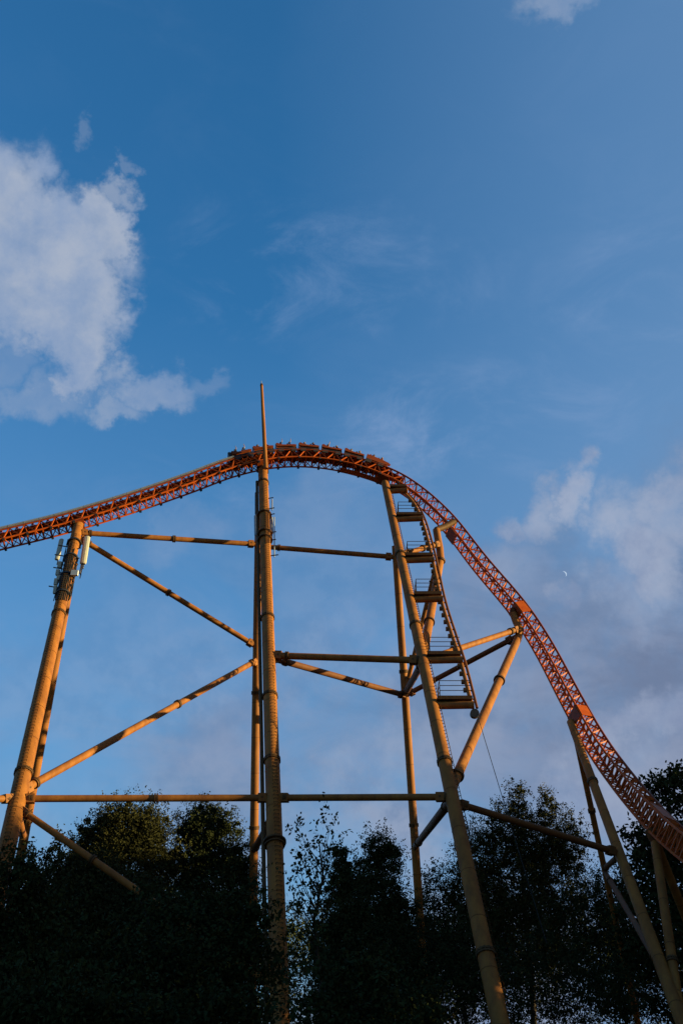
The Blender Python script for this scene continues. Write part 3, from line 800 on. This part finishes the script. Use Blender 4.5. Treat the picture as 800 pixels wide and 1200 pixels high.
# riders: one continuous skinned body per pose
def rider_mesh(pose, name):
    V = []; E = []; Rr = []
    def v(p, r, par=None):
        V.append(p); Rr.append(r); k = len(V) - 1
        if par is not None: E.append((par, k))
        return k
    pel = v((0, 0, .10), .135); wai = v((-.03, 0, .26), .125, pel); che = v((-.05, 0, .42), .15, wai); nec = v((-.03, 0, .57), .06, che)
    hd0 = v((-.005, 0, .665), .085, nec); hd1 = v((-.005, 0, .77), .098, hd0); hd2 = v((-.01, 0, .83), .07, hd1); v((.10, 0, .70), .016, hd0)
    for s in (-1, 1):
        v((-.005, s * .10, .72), .022, hd1)
        hip = v((.08, s * .10, .09), .092, pel); kn = v((.46, s * .13, .13), .062, hip); an = v((.52, s * .13, -.28), .042, kn); v((.68, s * .14, -.33), .035, an)
        sh = v((-.04, s * .20, .49), .066, che)
        if pose == 'up': el, wr, hdir = (.06, s * .30, .72), (.10, s * .27, .96), Vector((.05, 0, 1))
        elif pose == 'wave': el, wr, hdir = ((.06, .32, .70), (.16, .40, .93), Vector((.3, .2, 1))) if s > 0 else ((.14, -.26, .26), (.36, -.18, .30), Vector((1, .2, -.1)))
        else: el, wr, hdir = (.12, s * .27, .25), (.36, s * .17, .30), Vector((1, -.2 * s, -.15))
        e_ = v(el, .045, sh); w_ = v(wr, .029, e_); hdir.normalize(); W = Vector(wr); side = Vector((0, 1, 0)) if abs(hdir.y) < .5 else Vector((1, 0, 0))
        pm = v(tuple(W + hdir * .055), .036, w_)
        for k, (o_, ln) in enumerate(((-.033, .075), (-.011, .088), (.011, .082), (.033, .066))):
            b = W + hdir * .085 + side * o_; i0 = v(tuple(b), .011, pm); i1 = v(tuple(b + hdir * ln * .6 + side * o_ * .3), .010, i0); v(tuple(b + hdir * ln * .95 + side * o_ * .35 + Vector((.02, 0, -.01))), .008, i1)
        t0 = v(tuple(W + hdir * .03 + side * -.045 * s), .013, w_); v(tuple(W + hdir * .075 - side * .075 * s), .010, t0)
    me = bpy.data.meshes.new(name); me.from_pydata(V, E, []); ob = bpy.data.objects.new(name, me); COL.objects.link(ob)
    md = ob.modifiers.new('skin', 'SKIN'); md.use_smooth_shade = True
    for k, sv in enumerate(me.skin_vertices[0].data): sv.radius = (Rr[k], Rr[k]); sv.use_root = (k == 0)
    sb = ob.modifiers.new('sub', 'SUBSURF'); sb.levels = 1
    dg = bpy.context.evaluated_depsgraph_get(); out = bpy.data.meshes.new_from_object(ob.evaluated_get(dg)); out.name = name
    bpy.data.objects.remove(ob)
    for q in ('skin', 'shirt_dark', 'jeans'): out.materials.append(M[q])
    for p in out.polygons:
        c = p.center
        p.material_index = 0
        if c.z < .16 and not (abs(c.y) > .16 and c.x > .3): p.material_index = 2
        elif c.z < .58 and c.x < .16 and abs(c.y) < .33: p.material_index = 1
        p.use_smooth = True
    return out


POSE = {k: rider_mesh(k, 'person') for k in ('up', 'wave', 'hold')}
hm = MB(); n = 10; rows = []
for i in range(6):
    th = i / 5 * 1.9; rows.append([(-.022 + .122 * math.sin(th) * math.cos(2 * math.pi * k / n) - (.012 if i > 3 else 0), .112 * math.sin(th) * math.sin(2 * math.pi * k / n), .775 + .122 * math.cos(th) + (.05 * max(0, math.cos(2 * math.pi * k / n)) if i > 3 else 0)) for k in range(n)])
hm.add([q for r_ in rows for q in r_], [(i * n + k, (i + 1) * n + k, (i + 1) * n + (k + 1) % n, i * n + (k + 1) % n) for i in range(5) for k in range(n)], True)
HAIR = hm.mesh('hair'); HAIR.materials.append(M['hair_dark'])
order = ['the lead car', 'the second car', 'the third car', 'the middle car', 'the third car from back', 'the second car from back', 'the last car']
cw = {'shirt_dark': 'dark shirt', 'shirt_white': 'white shirt', 'shirt_red': 'red shirt', 'shirt_blue': 'blue shirt'}
random.seed(12)
for i, (o, f, rot) in enumerate(cars):
    for rx, rn in ((.52, 'front'), (-.34, 'rear')):
        for sy, sn in ((-.33, 'near'), (.33, 'far')):
            pose = random.choice(('up', 'hold', 'hold', 'wave', 'up')); sh = random.choice(list(cw)); hr = random.choice(('hair_dark', 'hair_dark', 'hair_fair'))
            p = bpy.data.objects.new('person', POSE[pose]); COL.objects.link(p)
            lp = Vector((rx - .02, sy, .70)); p.location = Vector(o) + rot @ lp; p.rotation_mode = 'QUATERNION'; p.rotation_quaternion = rot.to_quaternion()
            p.material_slots[1].link = 'OBJECT'; p.material_slots[1].material = M[sh]
            tag(p, 'rider in %s, %s, %s row, %s seat of %s' % (cw[sh], {'up': 'arms raised', 'hold': 'hands down', 'wave': 'waving'}[pose], rn, sn, order[i]), 'person', 'riders on the coaster train')
            h_ = bpy.data.objects.new('hair', HAIR); COL.objects.link(h_); h_.parent = p; h_.material_slots[0].link = 'OBJECT'; h_.material_slots[0].material = M[hr]

# ------------------------------------------------------------------ trees
def leaves_mesh(name, pts, size, rng, mat):
    n = len(pts)
    a = rng.normal(size=(n, 3)); a /= np.linalg.norm(a, axis=1)[:, None]
    b = rng.normal(size=(n, 3)); b -= a * (a * b).sum(1)[:, None]; b /= np.linalg.norm(b, axis=1)[:, None]
    nn = np.cross(a, b); s = size * rng.uniform(.6, 1.25, n)[:, None]
    v = np.empty((n, 4, 3)); v[:, 0] = pts - a * s * .5; v[:, 1] = pts + b * s * .30 + nn * s * .06; v[:, 2] = pts + a * s * .55; v[:, 3] = pts - b * s * .30 + nn * s * .06
    me = bpy.data.meshes.new(name)
    me.vertices.add(4 * n); me.vertices.foreach_set('co', v.ravel())
    me.loops.add(4 * n); me.loops.foreach_set('vertex_index', np.arange(4 * n, dtype=np.int32))
    me.polygons.add(n); me.polygons.foreach_set('loop_start', np.arange(0, 4 * n, 4, dtype=np.int32))
    me.update(calc_edges=True); me.materials.append(mat); return me


def tree(name, label, Y, lobes, leaf, dens, seed, mat='leaf', cat='tree', group=None, clump=1.0, trunk=True, world=None, fill=.35, twig=1.6):
    rng = np.random.default_rng(seed); C = []; RAD = []
    if world is None:
        for px, py, rx, ry in lobes:
            dY = rng.uniform(-.6, .6) * rx / FPX * Y; c = at(px, py, Y + dY); s = Y / math.cos(PITCH) / FPX
            C.append(c); RAD.append((rx * s, rx * s * .85, ry * s))
    else: C = [np.array(q[0], float) for q in world]; RAD = [q[1] for q in world]
    C = np.array(C); RAD = np.array(RAD)
    base = np.array([C[:, 0].mean(), C[:, 1].mean(), 0.0])
    t = thing(name, label, cat, base, group)
    pts = []; hubs = []
    for c, r in zip(C, RAD):
        vol = r[0] * r[1] * r[2]; nc = int(max(6, 10 * vol ** .6))
        d = rng.normal(size=(nc, 3)); d /= np.linalg.norm(d, axis=1)[:, None]
        rad = rng.uniform(.25, 1, nc) ** .5 * .92
        k = c + d * rad[:, None] * r; k = k[k[:, 2] > .5]
        hubs.extend(k)
        area = (r[0] * r[2] + r[0] * r[1]) * 6
        nl = int(dens * area / (leaf * leaf)); cs = clump * (.28 + .16 * min(r))
        if len(k) == 0: continue
        nf = int(nl * fill); nl -= nf
        dd = rng.normal(size=(nf, 3)); dd /= np.linalg.norm(dd, axis=1)[:, None]
        pts.append(c + dd * (rng.uniform(.15, 1, nf) ** .45 * (.86 + .14 * np.sin(dd[:, 0] * 7 + seed) * np.cos(dd[:, 2] * 6 + dd[:, 1] * 5)))[:, None] * r)
        idx = rng.integers(0, len(k), nl); q = rng.normal(size=(nl, 3)); q /= (np.linalg.norm(q, axis=1)[:, None] + 1e-6)
        wgt = cs * rng.uniform(.5, 1.4, len(k))
        pts.append(k[idx] + q * (rng.uniform(0, 1, nl) ** .6 * wgt[idx])[:, None] * np.array([1, 1, .8]))
        # twigs that break the outline
        nt = int(nc * twig); d = rng.normal(size=(nt, 3)); d[:, 2] = np.abs(d[:, 2]) * 1.1 + .1; d /= np.linalg.norm(d, axis=1)[:, None]
        for j in range(nt):
            L = (.25 * min(r) + .35) * rng.uniform(.6, 1.5); m_ = 12; u = rng.uniform(.85, 1, 1)[0]
            e0 = c + d[j] * r * u; tt = rng.uniform(0, 1, m_)[:, None]; pts.append(e0 + d[j] * tt * L + rng.normal(size=(m_, 3)) * leaf * .55)
    P = np.concatenate(pts); P = P[P[:, 2] > .3]
    me = leaves_mesh('crown', P - base, leaf, rng, M[mat]); o = link(bpy.data.objects.new('crown', me), t, base)
    if trunk:
        top = C[np.argmax(C[:, 2])]; hgt = top[2]; r0 = max(.05, hgt * .014); m = MB()
        tp = [base + np.array([0, 0, -.1])]; n = 7
        for i in range(1, n + 1):
            f = i / n; tp.append(base * (1 - f) + top * f * 1.0 + np.array([rng.normal() * .15, rng.normal() * .15, 0])); tp[-1][2] = hgt * f
        m.tube(tp, [r0 * 1.25] + [r0 * (1 - .85 * i / n) for i in range(1, n + 1)], 9)
        H = np.array(hubs); pick = rng.permutation(len(H))[:min(len(H), 46)]
        for j in pick:
            h = H[j]; zf = max(.12, min(.92, (h[2] - .38 * math.hypot(h[0] - base[0], h[1] - base[1]) - 1.0) / hgt)); st_ = np.array([np.interp(zf * hgt, [q[2] for q in tp], [q[k] for q in tp]) for k in range(3)])
            midp = st_ * .45 + h * .55 + np.array([0, 0, -.12 * np.linalg.norm(h - st_)]) * rng.uniform(.2, 1)
            rr = r0 * .34 * (1 - .6 * zf); m.tube([st_, midp, h], [rr, rr * .6, rr * .2], 5)
        m.build('trunk', M['bark'], t)
    return t


def grid_lobes(x0, x1, y0, y1, n, r, seed):
    rng = random.Random(seed); return [(rng.uniform(x0, x1), rng.uniform(y0, y1), r * rng.uniform(.7, 1.2), r * rng.uniform(.7, 1.2)) for _ in range(n)]


WG = 'trees around the coaster'
tree('broadleaf_tree', 'near dark broadleaf tree at lower left hiding the foot of the antenna tower', 40, [(8, 1062, 42, 46), (42, 1068, 24, 34), (12, 1020, 16, 14), (30, 1130, 60, 70), (70, 1160, 60, 55), (10, 1170, 60, 50)], .18, 3.0, 1, 'leaf_near', group=WG)
tree('elm_tree', 'dark ragged topped tree between the antenna tower and round crowned trees', 70, [(64, 1002, 10, 20), (86, 1016, 12, 18), (118, 1028, 14, 20), (30, 1012, 12, 16), (60, 1040, 30, 26), (100, 1050, 40, 36), (140, 1085, 55, 45), (70, 1090, 55, 50), (110, 1140, 90, 70), (185, 1110, 50, 50)], .22, 3.0, 21, 'leaf', group=WG, fill=.5)
tree('willow_tree', 'large round crowned tree behind the lowest brace at left', 88, [(146, 976, 34, 32), (116, 994, 26, 34), (176, 978, 20, 36), (96, 1016, 22, 28), (150, 1030, 52, 60), (130, 1110, 80, 60)], .20, 7.5, 2, 'leaf_warm', group=WG, clump=.8, fill=.38)
tree('willow_tree', 'second round crowned tree just left of the central tower', 92, [(240, 970, 25, 27), (226, 998, 26, 42), (262, 990, 20, 36), (250, 1050, 46, 55), (240, 1130, 60, 60), (282, 1030, 18, 38)], .20, 7.5, 3, 'leaf', group=WG, clump=.8, fill=.38)
tree('broadleaf_tree', 'low dense tree at left, in front of the round crowned trees', 44, [(215, 1115, 55, 45), (275, 1095, 36, 50), (302, 1075, 15, 32), (190, 1150, 70, 55), (290, 1160, 40, 60), (184, 1066, 16, 10), (170, 1050, 6, 4), (200, 1078, 20, 14), (235, 1075, 20, 14)], .18, 2.6, 4, 'leaf_near', group=WG)
tree('sapling', 'thin sparse sapling with large loose leaves right of the central tower', 34, [(352, 992, 8, 24), (386, 982, 9, 24), (372, 1010, 14, 28), (348, 1040, 14, 28), (380, 1050, 18, 34), (360, 1090, 22, 34), (365, 1140, 30, 40)], .145, .70, 5, 'leaf_near', group=WG, clump=.75, twig=.7)
tree('conifer_tree', 'narrow dark pointed tree beside the sparse sapling', 66, [(398, 1006, 8, 16), (398, 1035, 15, 26), (402, 1080, 25, 38), (405, 1140, 40, 50)], .18, 7, 6, 'leaf', group=WG, clump=.7, fill=.55)
tree('poplar_tree', 'steep topped dark tree between central and platform towers', 78, [(444, 993, 17, 18), (454, 1012, 20, 22), (424, 1030, 22, 24), (440, 1065, 36, 40), (430, 1120, 50, 50), (465, 1110, 34, 55), (450, 1160, 60, 50)], .18, 5.2, 7, 'leaf', group=WG, clump=.75, fill=.5)
tree('birch_tree', 'smaller airy tree behind the thin rear leg of the platform tower', 100, [(508, 1046, 14, 28), (512, 1085, 24, 34), (495, 1120, 30, 40), (520, 1150, 36, 44)], .20, 2.2, 8, 'leaf', group=WG)
tree('poplar_tree', 'tallest twin peaked tree behind the dark brace at right', 100, [(605, 938, 11, 20), (641, 948, 12, 20), (592, 970, 22, 26), (628, 988, 32, 30), (560, 1005, 26, 36), (664, 985, 22, 30), (600, 1035, 44, 46), (655, 1040, 34, 46), (545, 1045, 26, 34), (610, 1100, 60, 50), (560, 1110, 40, 50)], .20, 3.9, 9, 'leaf_warm', group=WG, clump=.8, fill=.5)
tree('birch_tree', 'airy tree below the lower drop with sky showing through', 96, [(715, 1048, 22, 26), (690, 1085, 30, 36), (735, 1080, 30, 34), (700, 1130, 40, 40), (745, 1150, 46, 44)], .20, 2.4, 10, 'leaf', group=WG)
tree('maple_tree', 'large leaved tree at the right edge behind the end of the drop', 84, [(790, 925, 16, 16), (764, 922, 9, 7), (815, 950, 40, 36), (748, 985, 14, 12), (770, 1000, 24, 22), (800, 1030, 38, 40), (758, 1040, 24, 30), (780, 1100, 44, 44), (835, 1060, 50, 60), (810, 1150, 60, 50)], .40, 2.2, 11, 'leaf_near', group=WG, clump=.75)
tree('shrub', 'leafy shrub along the bottom edge between the two main towers', 30, [(420, 1170, 46, 36), (470, 1190, 44, 34), (380, 1195, 40, 30), (440, 1215, 60, 30)], .14, 3.2, 12, 'leaf_near', 'shrub', group=WG)
tree('shrub', 'loose shrub along the bottom edge right of the platform tower', 80, [(640, 1160, 46, 46), (690, 1180, 44, 40), (630, 1195, 30, 36), (720, 1190, 30, 40)], .20, .9, 13, 'leaf', 'shrub', group=WG)
tree('shrub', 'dark shrub at the bottom left corner', 32, [(40, 1190, 70, 40), (120, 1200, 60, 36), (200, 1205, 60, 30), (260, 1200, 44, 34)], .16, 3.6, 14, 'leaf_near', 'shrub', group=WG)
tree('ash_tree', 'small tree half hidden behind the foot of the platform tower', 74, [(545, 1130, 30, 44), (520, 1180, 40, 40), (575, 1180, 34, 40)], .22, 1.3, 15, 'leaf', 'tree', group=WG)
tree('ash_tree', 'shaded tree low between the leaning tower foot and central tower, farthest back', 118, [(60, 1120, 90, 70), (180, 1130, 90, 70), (290, 1150, 60, 60)], .30, 1.9, 16, 'leaf', 'tree', group=WG)
tree('ash_tree', 'farthest low tree seen in gaps right of the sapling', 120, [(400, 1150, 70, 56), (480, 1160, 60, 50)], .30, .8, 17, 'leaf', 'tree', group=WG)
tree('ash_tree', 'farthest low tree seen in gaps under the twin peaked tree', 122, [(590, 1150, 70, 50), (680, 1160, 60, 46), (760, 1140, 60, 60)], .30, .6, 18, 'leaf', 'tree', group=WG)
# the wood that stands to the right of the place, out of the picture, and shades its lower half
for k, (x, y, h) in enumerate(((46, 92, 30.0), (44, 80, 28.0), (45, 68, 26.5), (44, 57, 25.0), (43, 46, 23.5), (42, 34, 21), (50, 20, 20))):
    rr = 6.5; tree('oak_tree', 'tall oak of the wood beyond the right edge, number %d along from the far end' % (k + 1) if False else 'tall oak in the wood beyond the right edge', None, None, .42, 3.2, 40 + k, 'leaf', group='oaks in the wood beyond the right edge',
                   world=[((x, y, h - 4.6), (4.6, 5, 4.6)), ((x + 1, y - 3, h - 7), (5, 5, 5)), ((x, y + 3.5, h - 7), (5, 5, 5)), ((x + 1, y, h * .5), (6, 6.5, h * .32)), ((x, y, h * .25), (6, 6.5, h * .22))])

src = [o for o in SC.objects if o.name.startswith('oak_tree')][1]
for x, y, k, a in ((-48, 74, .82, 1), (-46, 60, .76, 2), (-43, 46, .72, 3), (-41, 32, .7, 4), (-33, -10, .7, 5), (-18, -17, .75, 6), (-2, -20, .72, 7), (14, -18, .74, 8), (29, -10, .7, 9), (40, 6, .7, 10), (58, 74, 1.0, 11), (57, 60, .95, 12), (56, 46, .85, 13)):
    o = src.copy(); COL.objects.link(o); o.location = (x, y, 0); o.scale = (k, k, k); o.rotation_euler = (0, 0, a * 1.3)  # oak copies added out of view, blocking low sky light to darken the legs
    o['label'] = 'oak added out of view to dim the low sky light'; o['group'] = 'oaks added out of view to dim the low sky light'
    for ch in src.children:
        c = ch.copy(); COL.objects.link(c); c.parent = o

# ------------------------------------------------------------------ moon
D = 9000.0; dm = sight(660, 673); dm = dm / np.linalg.norm(dm); mc = CAM + dm * D; rad = D * 3.7 / FPX * .93
f_ = -dm; r_ = np.cross(dm, (0, 0, 1)); r_ /= np.linalg.norm(r_); u_ = np.cross(r_, dm)
tl = R(22); r2 = r_ * math.cos(tl) + u_ * math.sin(tl); u2 = -r_ * math.sin(tl) + u_ * math.cos(tl)
m = MB(); na, nb = 8, 20; vs = []                    # lit lune of the sphere
for i in range(na + 1):
    a = R(38) + (R(100) - R(38)) * i / na
    for j in range(nb + 1):
        b = -math.pi / 2 + math.pi * j / nb; vs.append(mc + rad * (math.cos(b) * (math.sin(a) * r2 + math.cos(a) * f_) + math.sin(b) * u2))
m.add(vs, [(i * (nb + 1) + j, (i + 1) * (nb + 1) + j, (i + 1) * (nb + 1) + j + 1, i * (nb + 1) + j + 1) for i in range(na) for j in range(nb)], True)
mo = m.build('moon', moonm); tag(mo, 'pale crescent moon in the blue sky right of the drop', 'moon')
